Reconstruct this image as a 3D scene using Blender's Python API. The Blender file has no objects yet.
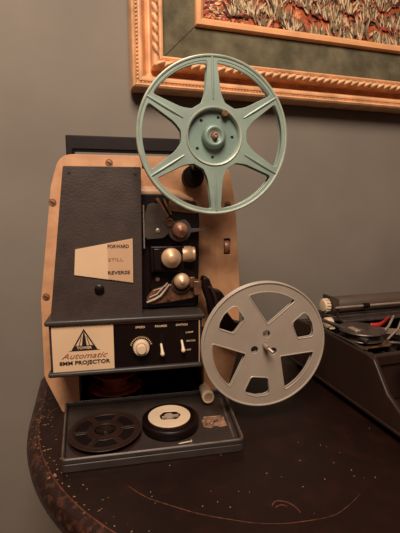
import bpy, bmesh, math, random
from mathutils import Vector, Matrix
random.seed(7)
PI = math.pi
S = bpy.context.scene
C = S.collection

# ------------------------------------------------------------------ camera
cam_d = bpy.data.cameras.new('camera')
cam = bpy.data.objects.new('camera', cam_d); C.objects.link(cam)
cam.location = (0, 0, 0.235)
cam.rotation_euler = (math.radians(90 - 8.1), 0, math.radians(-16.5))
cam_d.sensor_fit = 'VERTICAL'; cam_d.sensor_height = 36.0
cam_d.lens = 36.0 * 385.0 / 533.0
cam_d.clip_start = 0.01; cam_d.clip_end = 20
S.camera = cam

# ------------------------------------------------------------------ world and lights
wd = bpy.data.worlds.new('world'); S.world = wd; wd.use_nodes = True
bg = wd.node_tree.nodes['Background']
bg.inputs[0].default_value = (1.0, 0.60, 0.46, 1); bg.inputs[1].default_value = 0.10

def area(name, loc, target, size, power, col):
    l = bpy.data.lights.new(name, 'AREA'); l.shape = 'DISK'; l.size = size; l.energy = power; l.color = col
    o = bpy.data.objects.new(name, l); C.objects.link(o); o.location = loc
    d = Vector(target) - Vector(loc); o.rotation_euler = d.to_track_quat('-Z', 'Y').to_euler()
    return o
area('ceiling_lamp_light', (-0.12, -0.36, 1.16), (0.05, 0.6, 0.45), 0.62, 22.5, (1.0, 0.86, 0.72))

S.view_settings.view_transform = 'Standard'
S.view_settings.look = 'None'
S.view_settings.gamma = 1.0
S.view_settings.use_curve_mapping = False
S.view_settings.exposure = 0.0

# ------------------------------------------------------------------ materials
def s2l(c):
    return tuple(((v / 255.0) / 12.92 if v / 255.0 <= 0.04045 else ((v / 255.0 + 0.055) / 1.055) ** 2.4) for v in c) + (1,)
MATS = {}
def mat(name, rgb, rough=0.5, metal=0.0, var=0.0, scale=30.0, rgb2=None, bump=0.0, bscale=200.0, spec=0.5, thr=None, coat=0.0):
    if name in MATS: return MATS[name]
    m = bpy.data.materials.new(name); m.use_nodes = True
    nt = m.node_tree; N = nt.nodes; L = nt.links; b = N['Principled BSDF']
    b.inputs['Base Color'].default_value = s2l(rgb)
    b.inputs['Roughness'].default_value = rough; b.inputs['Metallic'].default_value = metal
    b.inputs['Specular IOR Level'].default_value = spec
    b.inputs['Coat Weight'].default_value = coat
    tc = N.new('ShaderNodeTexCoord')
    n = N.new('ShaderNodeTexNoise'); n.inputs['Scale'].default_value = scale; n.inputs['Detail'].default_value = 6
    L.new(tc.outputs['Object'], n.inputs['Vector'])
    r = N.new('ShaderNodeValToRGB')
    lo, hi = thr if thr else (0.3, 0.7)
    r.color_ramp.elements[0].position = lo; r.color_ramp.elements[1].position = hi
    c2 = rgb2 if rgb2 else tuple(min(255, v * (1 + var)) for v in rgb)
    c1 = rgb if rgb2 else tuple(v * (1 - var) for v in rgb)
    r.color_ramp.elements[0].color = s2l(c1); r.color_ramp.elements[1].color = s2l(c2)
    L.new(n.outputs['Fac'], r.inputs['Fac']); L.new(r.outputs['Color'], b.inputs['Base Color'])
    if bump:
        n2 = N.new('ShaderNodeTexNoise'); n2.inputs['Scale'].default_value = bscale
        L.new(tc.outputs['Object'], n2.inputs['Vector'])
        bp = N.new('ShaderNodeBump'); bp.inputs['Strength'].default_value = bump; bp.inputs['Distance'].default_value = 0.001
        L.new(n2.outputs['Fac'], bp.inputs['Height']); L.new(bp.outputs['Normal'], b.inputs['Normal'])
    MATS[name] = m; return m

WALL = mat('wall_paint', (130, 118, 106), 0.75, var=0.05, scale=6, bump=0.08, bscale=60, spec=0.3)
FLOOR = mat('floor_wood', (96, 52, 38), 0.6, var=0.2, scale=4)
TABLE = mat('table_lacquer', (27, 11, 7), 0.40, scale=38, rgb2=(44, 20, 13), thr=(0.5, 0.85), bump=0.12, bscale=120, spec=0.35)
TEDGE = mat('worn_table_edge', (34, 15, 10), 0.34, scale=160, rgb2=(92, 54, 39), thr=(0.48, 0.78), bump=0.9, bscale=260, spec=0.5)
GROOVE = mat('table_groove', (84, 48, 34), 0.45, var=0.35, scale=90)
SCRATCH = mat('table_scratch', (92, 52, 36), 0.6, var=0.4, scale=150)
FLAKE = mat('table_flake', (150, 108, 84), 0.5, var=0.3, scale=90)
TAN = mat('bronze_paint', (198, 143, 104), 0.42, rgb2=(216, 160, 118), scale=55, thr=(0.38, 0.62), bump=0.05, bscale=150, spec=0.5)
TANEDGE = mat('bronze_edge', (214, 166, 128), 0.38, var=0.1, scale=40)
PANEL = mat('charcoal_hammered', (66, 53, 47), 0.5, var=0.10, scale=60, bump=0.35, bscale=420, spec=0.4)
PANELD = mat('charcoal_paint', (56, 48, 44), 0.42, var=0.12, scale=40, spec=0.5)
BLACK = mat('black_enamel', (20, 7, 5), 0.4, var=0.2, scale=30, spec=0.35)
HANDLE = mat('handle_plastic', (24, 11, 8), 0.5, var=0.15, spec=0.25)
CLIPM = mat('clip_metal', (150, 116, 92), 0.45, metal=0.3, var=0.25, scale=150)
CORE = mat('core_grey', (170, 145, 125), 0.5)
SCREW = mat('bronze_screw', (150, 104, 76), 0.4, metal=0.3)
BLACKM = mat('black_matte', (17, 6, 4), 0.7, var=0.2, scale=30, spec=0.2)
CREAM = mat('cream_panel', (226, 188, 150), 0.5, var=0.03, scale=20, spec=0.35)
CREAM2 = mat('cream_panel_dark', (206, 164, 128), 0.5, var=0.03, scale=20, spec=0.35)
INK = mat('black_ink', (30, 16, 12), 0.6)
BROWNINK = mat('brown_ink', (150, 95, 65), 0.6)
IVORY = mat('ivory_plastic', (226, 196, 164), 0.35, var=0.04)
COPPER = mat('copper_knob', (196, 142, 116), 0.42, metal=0.45, var=0.08)
BRASS = mat('brass_knob', (214, 172, 136), 0.42, metal=0.4, var=0.06)
STEEL = mat('steel', (190, 168, 150), 0.42, metal=0.6, var=0.1)
DKSTEEL = mat('dark_steel', (84, 72, 66), 0.4, metal=0.5, var=0.15, scale=80)
GUIDE = mat('guide_steel', (92, 80, 72), 0.4, metal=0.35, var=0.1, scale=80)
BROWNM = mat('brown_metal', (112, 78, 58), 0.4, metal=0.5, var=0.3, scale=120)
TEAL = mat('teal_enamel', (146, 160, 146), 0.36, metal=0.15, var=0.06, scale=40, spec=0.5)
TEALD = mat('teal_dish', (126, 144, 132), 0.4, metal=0.15, var=0.08, scale=40)
TEALL = mat('teal_pale_rim', (170, 176, 158), 0.34, metal=0.2, var=0.08, scale=60)  # paler teal for the front rim and the dish edge
GREY = mat('grey_reel_metal', (160, 142, 126), 0.5, metal=0.0, var=0.04, scale=30)
GREYL = mat('grey_reel_rim', (182, 166, 148), 0.4, metal=0.2, var=0.05, scale=30)
TRAY = mat('tray_paint', (56, 46, 41), 0.45, var=0.12, scale=50, spec=0.45)
TRAYL = mat('tray_worn_lip', (98, 82, 72), 0.42, var=0.2, scale=90, spec=0.5)
DKPLAST = mat('dark_reel_plastic', (46, 30, 24), 0.38, var=0.15, scale=40, spec=0.4)
AMBER = mat('amber_film', (176, 92, 56), 0.3, var=0.3, scale=60, spec=0.5)
GOLD = mat('gilt_moulding', (220, 164, 118), 0.45, metal=0.0, var=0.12, scale=45, bump=0.1, bscale=200)
GOLDL = mat('gilt_rope', (228, 178, 132), 0.4, metal=0.0, var=0.12, scale=60)
GOLDP = mat('gilt_liner', (226, 162, 112), 0.4, metal=0.0, var=0.05, scale=40)
TWSHELL = mat('typewriter_paint', (46, 30, 23), 0.34, var=0.06, scale=40, spec=0.6, bump=0.06, bscale=500)
RUBBER = mat('platen_rubber', (84, 68, 58), 0.5, var=0.05)
RED = mat('red_ribbon', (170, 40, 32), 0.55, var=0.2, scale=100)

def linen():
    m = mat('linen_mat', (84, 77, 60), 0.9, rgb2=(118, 108, 86), scale=34, thr=(0.35, 0.68), spec=0.1)
    nt = m.node_tree; N = nt.nodes; L = nt.links
    tc = N.new('ShaderNodeTexCoord'); h = None
    for ax, sc in (('X', (1, 0, 0)), ('Z', (0, 0, 1))):
        mp = N.new('ShaderNodeMapping'); mp.inputs['Scale'].default_value = (sc[0] * 700 + 40, 10, sc[2] * 700 + 40)
        n = N.new('ShaderNodeTexNoise'); n.inputs['Scale'].default_value = 1.0
        L.new(tc.outputs['Object'], mp.inputs[0]); L.new(mp.outputs[0], n.inputs['Vector'])
        if h is None: h = n
        else:
            a = N.new('ShaderNodeMath'); a.operation = 'ADD'; L.new(h.outputs['Fac'], a.inputs[0]); L.new(n.outputs['Fac'], a.inputs[1]); h = a
    bp = N.new('ShaderNodeBump'); bp.inputs['Strength'].default_value = 0.8; bp.inputs['Distance'].default_value = 0.0008
    L.new(h.outputs[0], bp.inputs['Height']); L.new(bp.outputs['Normal'], N['Principled BSDF'].inputs['Normal'])
    return m
LINEN = linen()

# ------------------------------------------------------------------ helpers
def NB(): return bmesh.new()
def finish(name, bm, m, parent=None, smooth=True, bevel=0.0, ang=40, seg=2, label=None):
    bmesh.ops.recalc_face_normals(bm, faces=bm.faces[:])
    me = bpy.data.meshes.new(name); bm.to_mesh(me); bm.free()
    for mm in (m if isinstance(m, (list, tuple)) else [m]): me.materials.append(mm)
    o = bpy.data.objects.new(name, me); C.objects.link(o)
    if parent: o.parent = parent
    if smooth:
        for p in me.polygons: p.use_smooth = True
        me.set_sharp_from_angle(angle=math.radians(ang))
    if bevel:
        b = o.modifiers.new('bevel', 'BEVEL'); b.width = bevel; b.segments = seg; b.limit_method = 'ANGLE'; b.angle_limit = math.radians(35)
        b.harden_normals = False
    if label: o['label'] = label
    return o
def empty(name, loc, rz, label, cat, group=None):
    o = bpy.data.objects.new(name, None); C.objects.link(o); o.empty_display_size = 0.02
    o.location = loc; o.rotation_euler = (0, 0, rz); o['label'] = label; o['category'] = cat
    if group: o['group'] = group
    return o
def struct(o): o['kind'] = 'structure'; return o
def box(bm, x0, x1, y0, y1, z0, z1, mi=0, M=None):
    vs = [bm.verts.new((x, y, z)) for x in (x0, x1) for y in (y0, y1) for z in (z0, z1)]
    if M:
        for v in vs: v.co = M @ v.co
    for f in ((0, 1, 3, 2), (4, 6, 7, 5), (0, 4, 5, 1), (2, 3, 7, 6), (0, 2, 6, 4), (1, 5, 7, 3)):
        fc = bm.faces.new([vs[i] for i in f]); fc.material_index = mi
def rpoly(pts, r, n=5):
    """round the corners of a closed polygon; r number or list"""
    out = []; k = len(pts)
    for i in range(k):
        p = Vector(pts[i]); a = Vector(pts[i - 1]); b = Vector(pts[(i + 1) % k])
        rr = r[i] if isinstance(r, (list, tuple)) else r
        u = (a - p); v = (b - p); lu, lv = u.length, v.length
        if rr <= 0 or lu < 1e-9 or lv < 1e-9: out.append(tuple(p)); continue
        u.normalize(); v.normalize()
        th = math.acos(max(-1, min(1, u.dot(v))))
        t = min(rr / max(math.tan(th / 2), 1e-3), lu * 0.49, lv * 0.49)
        s, e = p + u * t, p + v * t
        for j in range(n + 1):
            q = j / n; out.append(tuple((1 - q) ** 2 * s + 2 * q * (1 - q) * p + q * q * e))
    return out
def circ(cx, cz, r, n=24, a0=0): return [(cx + r * math.cos(a0 + 2 * PI * i / n), cz + r * math.sin(a0 + 2 * PI * i / n)) for i in range(n)]
def plate(bm, outer, holes, y0, y1, mi=0, plane='XZ'):
    """flat plate with holes in the XZ plane, between depth y0 and y1 (plane 'XY': heights)"""
    b = bmesh.new()
    def P(p, d): return (p[0], d, p[1]) if plane == 'XZ' else (p[0], p[1], d)
    es = []
    for loop in [outer] + holes:
        vs = [b.verts.new(P(p, y0)) for p in loop]
        for i in range(len(vs)): es.append(b.edges.new((vs[i - 1], vs[i])))
    bmesh.ops.triangle_fill(b, use_beauty=True, use_dissolve=True, edges=es)
    ret = bmesh.ops.extrude_face_region(b, geom=b.faces[:])
    for v in [g for g in ret['geom'] if isinstance(g, bmesh.types.BMVert)]:
        v.co = Vector(v.co) + Vector(P((0, 0), y1 - y0) if plane == 'XZ' else (0, 0, y1 - y0))
    bmesh.ops.recalc_face_normals(b, faces=b.faces[:])
    for f in b.faces: f.material_index = mi
    me = bpy.data.meshes.new('t'); b.to_mesh(me); b.free(); bm.from_mesh(me); bpy.data.meshes.remove(me)
AXM = {'y': Matrix.Rotation(PI / 2, 4, 'X'), 'z': Matrix.Identity(4), 'x': Matrix.Rotation(PI / 2, 4, 'Y')}
def lathe(bm, prof, loc=(0, 0, 0), axis='z', n=40, mi=0, M=None, a0=0):
    """prof: list of (radius, height). axis 'y' sends +height to -Y (towards the viewer)"""
    T = M if M is not None else Matrix.Translation(loc) @ AXM[axis]
    rings = []
    for r, h in prof:
        if r <= 1e-7: rings.append([bm.verts.new(T @ Vector((0, 0, h)))])
        else: rings.append([bm.verts.new(T @ Vector((r * math.cos(a0 + 2 * PI * i / n), r * math.sin(a0 + 2 * PI * i / n), h))) for i in range(n)])
    for a, b in zip(rings, rings[1:]):
        for i in range(n):
            j = (i + 1) % n
            q = [a[i % len(a)], a[j % len(a)], b[j % len(b)], b[i % len(b)]]
            u = []
            for v in q:
                if v not in u: u.append(v)
            if len(u) > 2:
                f = bm.faces.new(u); f.material_index = mi
def tube(bm, pts, r, n=10, mi=0, cap=True, closed=False):
    P = [Vector(p) for p in pts]; k = len(P); rings = []; prev = None
    for i in range(k):
        if closed: t = P[(i + 1) % k] - P[i - 1]
        else: t = P[min(i + 1, k - 1)] - P[max(i - 1, 0)]
        t.normalize()
        if prev is None:
            u = t.orthogonal().normalized()
        else:
            u = (prev - t * prev.dot(t)).normalized()
        prev = u; v = t.cross(u); rr = r[i] if isinstance(r, (list, tuple)) else r
        rings.append([bm.verts.new(P[i] + (u * math.cos(2 * PI * j / n) + v * math.sin(2 * PI * j / n)) * rr) for j in range(n)])
    for i in range(k if closed else k - 1):
        a, b = rings[i], rings[(i + 1) % k]
        for j in range(n):
            f = bm.faces.new((a[j], a[(j + 1) % n], b[(j + 1) % n], b[j])); f.material_index = mi
    if cap and not closed:
        bm.faces.new(rings[0]).material_index = mi; bm.faces.new(rings[-1]).material_index = mi
def ribbon(bm, pts, wd, z, th, mi=0):
    """thin flat strip on a horizontal surface"""
    n = len(pts); L_, R_ = [], []
    for i in range(n):
        p = Vector(pts[i]); t = Vector(pts[min(i + 1, n - 1)]) - Vector(pts[max(i - 1, 0)]); t.normalize(); q = Vector((-t.y, t.x))
        w = wd[i] if isinstance(wd, (list, tuple)) else wd
        for lst, s in ((L_, 1), (R_, -1)):
            a = p + q * w * 0.5 * s
            lst.append((bm.verts.new((a.x, a.y, z)), bm.verts.new((a.x, a.y, z + th))))
    for i in range(n - 1):
        for q in ((L_[i][1], L_[i + 1][1], R_[i + 1][1], R_[i][1]), (L_[i][0], L_[i + 1][0], L_[i + 1][1], L_[i][1]), (R_[i][0], R_[i][1], R_[i + 1][1], R_[i + 1][0])):
            bm.faces.new(q).material_index = mi
def text(s, size, x, y, z, m, parent, shear=0.0, bold=0.0, width=None, rot=0.0, name='lettering'):
    cu = bpy.data.curves.new('txt', 'FONT'); cu.body = s; cu.size = size; cu.shear = shear; cu.offset = bold
    cu.align_x = 'CENTER'; cu.align_y = 'CENTER'; cu.extrude = 0.00012; cu.resolution_u = 2
    to = bpy.data.objects.new('txt', cu); C.objects.link(to)
    dg = bpy.context.evaluated_depsgraph_get(); dg.update()
    me = bpy.data.meshes.new_from_object(to.evaluated_get(dg)); bpy.data.objects.remove(to); bpy.data.curves.remove(cu)
    if width:
        xs = [v.co.x for v in me.vertices]; k = width / (max(xs) - min(xs)); c = (max(xs) + min(xs)) / 2
        for v in me.vertices: v.co.x = (v.co.x - c) * k
    T = Matrix.Translation((x, y, z)) @ Matrix.Rotation(rot, 4, 'Y') @ Matrix.Rotation(PI / 2, 4, 'X')
    me.transform(T); me.materials.clear(); me.materials.append(m)
    o = bpy.data.objects.new(name, me); C.objects.link(o); o.parent = parent
    return o

# ------------------------------------------------------------------ room
WY = 0.62
bm = NB(); box(bm, -2.2, 3.2, WY, WY + 0.1, -0.74, 2.0); struct(finish('wall_back', bm, WALL, smooth=False))
bm = NB(); box(bm, -2.2, 3.2, -2.4, WY, -0.79, -0.74); struct(finish('floor', bm, FLOOR, smooth=False))

# ------------------------------------------------------------------ table
TX0, TX1, TY0, TY1, TR = -0.070, 0.98, 0.155, 0.612, 0.292
def trect(ins, z=None, n=28, rb=0.05):
    x0, x1, y0, y1 = TX0 + ins, TX1 - ins, TY0 + ins, TY1 - ins
    r = TR - ins; pts = []
    for cx, cy, a0, rr in ((x0 + r, y0 + r, PI, r), (x1 - r, y0 + r, 1.5 * PI, r), (x1 - rb, y1 - rb, 0, rb), (x0 + rb, y1 - rb, PI / 2, rb)):
        for i in range(n + 1):
            a = a0 + (PI / 2) * i / n
            pts.append((cx + rr * math.cos(a), cy + rr * math.sin(a)))
    return pts
table = empty('table', (0.45, 0.37, -0.74), 0, 'dark brown lacquered table with worn rounded edge, under the film projector and typewriter', 'table')
def tparent(o): o.parent = table; o.matrix_parent_inverse = Matrix.Translation((-0.45, -0.37, 0.74)); return o
bm = NB(); prof = [(0.012, -0.03), (0.004, -0.027), (0.0, -0.02), (-0.001, -0.012), (0.0, -0.005), (0.003, -0.0015), (0.006, -0.0003), (0.0105, 0.0)]
rings = [[bm.verts.new((p[0], p[1], h)) for p in trect(i)] for i, h in prof]
for a, b in zip(rings, rings[1:]):
    for i in range(len(a)): bm.faces.new((a[i - 1], a[i], b[i], b[i - 1])).material_index = 1
bm.faces.new(rings[-1]); bm.faces.new(rings[0][::-1])
tparent(finish('table_top', bm, [TABLE, TEDGE]))
bm = NB(); tube(bm, [(p[0], p[1], 0.0) for p in trect(0.0115)], 0.0007, 6, closed=True)
tparent(finish('inlay_line', bm, GROOVE, label='thin lighter line inlaid along the table edge'))
def spl(ctrl, n=8):
    out = []
    for i in range(len(ctrl) - 1):
        p0 = Vector(ctrl[max(i - 1, 0)]); p1 = Vector(ctrl[i]); p2 = Vector(ctrl[i + 1]); p3 = Vector(ctrl[min(i + 2, len(ctrl) - 1)])
        for j in range(n):
            t = j / n
            out.append(0.5 * ((2 * p1) + (p2 - p0) * t + (2 * p0 - 5 * p1 + 4 * p2 - p3) * t * t + (3 * p1 - p0 - 3 * p2 + p3) * t ** 3))
    out.append(Vector(ctrl[-1])); return out
def scratch(ctrl, w):
    bm = NB(); pts = spl(ctrl); n = len(pts)
    ribbon(bm, pts, [w * (0.35 + 0.65 * abs(math.sin(i * 1.9)) * math.sin(PI * (i + 0.5) / n)) for i in range(n)], 0.0, 0.00025)
    tparent(finish('scratch', bm, SCRATCH, smooth=False))
scratch([(0.0263, 0.3083), (0.040, 0.290), (0.058, 0.275), (0.075, 0.262), (0.091, 0.2525), (0.1127, 0.241)], 0.0009)
scratch([(0.1127, 0.241), (0.130, 0.235), (0.1483, 0.2314), (0.1754, 0.2295), (0.195, 0.235), (0.2124, 0.2432)], 0.0006)
scratch([(0.135, 0.252), (0.141, 0.256), (0.149, 0.252), (0.153, 0.245), (0.1535, 0.239)], 0.0011)
scratch([(0.137, 0.250), (0.143, 0.251), (0.147, 0.248)], 0.0011)
scratch([(-0.052, 0.445), (-0.048, 0.46), (-0.041, 0.468)], 0.0010)
bm = NB()
edge = trect(0.004, n=60)
def flake(x, y, s, el=2.0, a=None, z=0.0):
    a = random.uniform(0, PI) if a is None else a; k = random.randint(5, 7); pts = []
    for i in range(k):
        t = 2 * PI * i / k; r = s * random.uniform(0.6, 1.2); u, v = r * math.cos(t) * el, r * math.sin(t)
        pts.append((x + u * math.cos(a) - v * math.sin(a), y + u * math.sin(a) + v * math.cos(a)))
    lo = [bm.verts.new((p[0], p[1], z - 0.0002)) for p in pts]; hi = [bm.verts.new((p[0], p[1], z + 0.00022)) for p in pts]
    bm.faces.new(hi)
    for i in range(k): bm.faces.new((lo[i - 1], lo[i], hi[i], hi[i - 1]))
for i in range(150):
    t = random.random() ** 1.2
    j = int(t * 62); e = edge[j]; c = Vector((TX0 + TR, TY0 + TR)); d = (c - Vector(e)).normalized()
    q = Vector(e) + d * random.uniform(0.0035, 0.018) * (1 if random.random() < .7 else 1.6)
    flake(q.x, q.y, random.uniform(0.00015, 0.0006) * (2.6 if random.random() < .10 else 1))
for i in range(26):
    flake(random.uniform(-0.05, -0.064), random.uniform(0.40, 0.50), random.uniform(0.0003, 0.0007))
for i in range(34):
    flake(random.uniform(0.0, 0.32), random.uniform(0.22, 0.33), random.uniform(0.0002, 0.0006))
fo = tparent(finish('worn_flakes', bm, FLAKE, smooth=False)); fo['kind'] = 'stuff'; fo['label'] = 'pale chips where the lacquer has worn off'
bm = NB()
for a, b in ((TX0 + 0.16, 0.20), ):
    box(bm, 0.16, 0.80, 0.22, 0.24, -0.10, -0.028); box(bm, 0.16, 0.80, 0.545, 0.565, -0.10, -0.028)
    box(bm, 0.14, 0.16, 0.22, 0.565, -0.10, -0.028); box(bm, 0.80, 0.82, 0.22, 0.565, -0.10, -0.028)
tparent(finish('apron', bm, TABLE, smooth=False, bevel=0.002))
for lx, ly in ((0.15, 0.23), (0.81, 0.23), (0.15, 0.555), (0.81, 0.555)):
    bm = NB(); lathe(bm, [(0, -0.74), (0.014, -0.74), (0.016, -0.70), (0.02, -0.45), (0.022, -0.2), (0.03, -0.12), (0.03, -0.028), (0, -0.028)], (lx, ly, 0), 'z', 20)
    tparent(finish('leg', bm, TABLE))

# ------------------------------------------------------------------ framed painting
FX0, FX1, FZ0, FZ1 = 0.0708, 0.86, 0.4145, 0.97
frame = empty('framed_painting', ((FX0 + FX1) / 2, WY, (FZ0 + FZ1) / 2), 0, 'autumn landscape painting in a carved gilt frame with green linen mat, hanging on the wall', 'painting')
fc = Vector(((FX0 + FX1) / 2, WY, (FZ0 + FZ1) / 2))
def fparent(o): o.parent = frame; o.matrix_parent_inverse = Matrix.Translation(-fc); return o
def molding(name, prof, m, **k):
    """prof: (inset from outer edge, stand-off from wall)"""
    bm = NB(); rings = []
    for d, s in prof:
        rings.append([bm.verts.new(p) for p in ((FX0 + d, WY - s, FZ0 + d), (FX1 - d, WY - s, FZ0 + d), (FX1 - d, WY - s, FZ1 - d), (FX0 + d, WY - s, FZ1 - d))])
    for a, b in zip(rings, rings[1:]):
        for i in range(4): bm.faces.new((a[i - 1], a[i], b[i], b[i - 1]))
    return fparent(finish(name, bm, m, ang=25, **k))
molding('outer_moulding', [(0.004, 0.002), (0.0, 0.008), (0.0, 0.030), (0.0015, 0.034), (0.004, 0.036), (0.0065, 0.034), (0.0075, 0.031),
        (0.009, 0.031), (0.0105, 0.034), (0.013, 0.0345), (0.0155, 0.033), (0.0175, 0.0295), (0.0195, 0.0240), (0.023, 0.0170), (0.0275, 0.0140), (0.0305, 0.0140), (0.0305, 0.010)], GOLD)
molding('inner_moulding', [(0.0300, 0.012), (0.0300, 0.034), (0.032, 0.038), (0.035, 0.0395), (0.038, 0.038), (0.0395, 0.033), (0.0405, 0.035), (0.043, 0.0365), (0.0455, 0.035), (0.0465, 0.027), (0.0465, 0.010)], GOLD)
molding('linen_mat', [(0.045, 0.024), (0.099, 0.019), (0.099, 0.012)], LINEN, label='dull green linen mat')
for sx, sz in ((0, 0), (1, 0), (0, 1), (1, 1)):
    bm = NB(); ax, bx_ = (FX1 - 0.0475, FX1 - 0.0975) if sx else (FX0 + 0.0475, FX0 + 0.0975); az, bz = (FZ1 - 0.0475, FZ1 - 0.0975) if sz else (FZ0 + 0.0475, FZ0 + 0.0975)
    tube(bm, [(ax, WY - 0.0238, az), (bx_, WY - 0.0191, bz)], 0.0006, 6)
    fparent(finish('mitre_seam', bm, mat('seam_shadow', (46, 38, 28), 0.9)))
molding('liner', [(0.0975, 0.012), (0.0975, 0.025), (0.0990, 0.0275), (0.105, 0.027), (0.1085, 0.0245), (0.110, 0.0225), (0.110, 0.012)], GOLDP, label='narrow plain gilt liner')
# rope carving and bead row
def rope_side(bm, p0, p1, inward, s, pitch, ln, wd_, hg, tilt):
    d = Vector(p1) - Vector(p0); n = int(d.length / pitch); d.normalize(); q = Vector(inward)
    for i in range(n):
        c = Vector(p0) + d * pitch * (i + 0.5)
        ax = (d * math.cos(tilt) + q * math.sin(tilt)).normalized(); bx = Vector((0, -1, 0)); cx = ax.cross(bx).normalized()
        M = Matrix((ax, cx, bx)).transposed().to_4x4(); M.translation = c + Vector((0, -s, 0))
        top = bm.verts.new(M @ Vector((0, 0, hg))); bot = bm.verts.new(M @ Vector((0, 0, -hg))); rows = []
        for ph in (30, 60, 90, 120, 150):
            sp, cp = math.sin(math.radians(ph)), math.cos(math.radians(ph)); row = []
            for j in range(10):
                x, y = sp * math.cos(j * PI / 5), sp * math.sin(j * PI / 5)
                row.append(bm.verts.new(M @ Vector((x * ln, y * wd_ + 0.25 * wd_ * math.sin(x * 2.5), cp * hg))))
            rows.append(row)
        for j in range(10):
            bm.faces.new((top, rows[0][j - 1], rows[0][j])); bm.faces.new((bot, rows[-1][j], rows[-1][j - 1]))
            for a_, b_ in zip(rows, rows[1:]): bm.faces.new((a_[j - 1], b_[j - 1], b_[j], a_[j]))
def four(bm, ins, **k):
    a, b, c, d = FX0 + ins, FX1 - ins, FZ0 + ins, FZ1 - ins
    rope_side(bm, (a, WY, c), (b, WY, c), (0, 0, 1), **k); rope_side(bm, (a, WY, d), (a, WY, c), (1, 0, 0), **k)
    rope_side(bm, (b, WY, c), (b, WY, d), (-1, 0, 0), **k); rope_side(bm, (b, WY, d), (a, WY, d), (0, 0, -1), **k)
bm = NB(); four(bm, 0.0340, s=0.0380, pitch=0.0132, ln=0.0090, wd_=0.0034, hg=0.0060, tilt=math.radians(34))
fparent(finish('rope_carving', bm, GOLDL, ang=180))
bm = NB(); four(bm, 0.0083, s=0.0315, pitch=0.0052, ln=0.0017, wd_=0.0013, hg=0.0022, tilt=0.0)
fparent(finish('bead_row', bm, GOLDL, ang=180))
# canvas with painted strokes
PX0, PX1, PZ0, PZ1 = FX0 + 0.108, FX1 - 0.108, FZ0 + 0.108, FZ1 - 0.108
pc = [mat('paint_rust', (150, 62, 32), 0.7, rgb2=(196, 104, 56), scale=55, thr=(.35, .65)), mat('paint_dark', (58, 24, 16), 0.7, var=0.2), mat('paint_orange', (212, 128, 76), 0.7, var=0.15, scale=80),
      mat('paint_straw', (196, 168, 128), 0.7, var=0.15, scale=80), mat('paint_olive', (112, 96, 66), 0.7, var=0.2, scale=80), mat('paint_red', (158, 58, 36), 0.7, var=0.2, scale=80), mat('paint_pale', (214, 182, 146), 0.7, var=0.08), mat('paint_umber', (134, 106, 76), 0.7, var=0.2, scale=80)]
bm = NB(); box(bm, PX0, PX1, WY - 0.018, WY - 0.008, PZ0, PZ1)
canvas = fparent(finish('canvas', bm, pc[0], smooth=False, label='painted autumn field with pale grass tufts'))
bm = NB(); LY = [WY - 0.01805]
def stroke(x, z, ln, w, a, mi):
    LY[0] -= 0.0000004; y = LY[0]
    dx, dz = math.cos(a), math.sin(a); nx, nz = -dz, dx
    pts = [(0, -0.5), (0.25, -0.9), (0.7, -0.6), (1, 0), (0.75, 0.6), (0.3, 0.9), (0, 0.5)]
    if not (PX0 + 0.004 < x < PX1 - .004 and PZ0 + 0.003 < z + ln * dz and z + ln * dz < PZ1 - 0.004): return
    ps = [(min(max(x + dx * ln * u + nx * w * v, PX0 + .001), PX1 - .001), min(max(z + dz * ln * u + nz * w * v, PZ0 + .001), PZ1 - .001)) for u, v in pts]
    f = bm.faces.new([bm.verts.new((p[0], y, p[1])) for p in ps]); f.material_index = mi
for i in range(1100):   # ground, laid in broad dabs
    x, z = random.uniform(PX0, PX1), random.uniform(PZ0, PZ1)
    n1 = math.sin(x * 61 + z * 35) + math.sin(x * 23 - z * 90) + random.gauss(0, 0.6)
    stroke(x, z, random.uniform(0.008, 0.020), random.uniform(0.0014, 0.0038), random.gauss(0, 0.25), 1 if n1 < -0.6 else (5 if n1 < 0.5 else (0 if n1 < 1.1 else 2)))
for i in range(330):   # pebbly bank at the left
    x = PX0 + random.uniform(0, 0.075); z = PZ0 + random.uniform(0.0, 0.05)
    stroke(x, z, random.uniform(0.003, 0.009), random.uniform(0.0008, 0.0022), random.gauss(0, .5), random.choice([1, 1, 2, 6, 2, 5]))
for row in range(20, -1, -1):   # grass tufts from back to front
    for c_ in range(26):
        x0 = PX0 + 0.045 + (c_ + random.uniform(-0.4, 0.4)) * (PX1 - PX0 - 0.05) / 26
        z0 = PZ0 + row * 0.019 + random.uniform(-0.006, 0.006) + (0.014 if x0 < PX0 + 0.13 else 0.0) + random.gauss(0, 0.008)
        if random.random() < (0.12 if row < 4 else 0.55): continue
        for i in range(9): stroke(x0 + random.gauss(0, 0.007), z0 - 0.003, random.uniform(0.004, 0.009), random.uniform(0.0012, 0.0026), random.gauss(0, 0.4), random.choice([1, 1, 5]))
        for i in range(26):
            dx = random.gauss(0, 0.0075)
            stroke(x0 + dx, max(z0 + random.uniform(-.005, .006), PZ0 + .001), random.uniform(0.006, 0.020), random.uniform(0.0008, 0.0018), PI / 2 - dx * 38 + random.gauss(0, 0.22), random.choice([3, 3, 4, 7, 4, 7, 7, 1, 6]))
o = finish('brushwork', bm, pc, smooth=False); o.parent = canvas; o.matrix_parent_inverse = Matrix.Translation(-fc)
o.matrix_parent_inverse = Matrix.Identity(4)
canvas.matrix_parent_inverse = Matrix.Translation(-fc)

frame.rotation_euler = (0, -0.006, 0)   # hangs very slightly crooked

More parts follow.
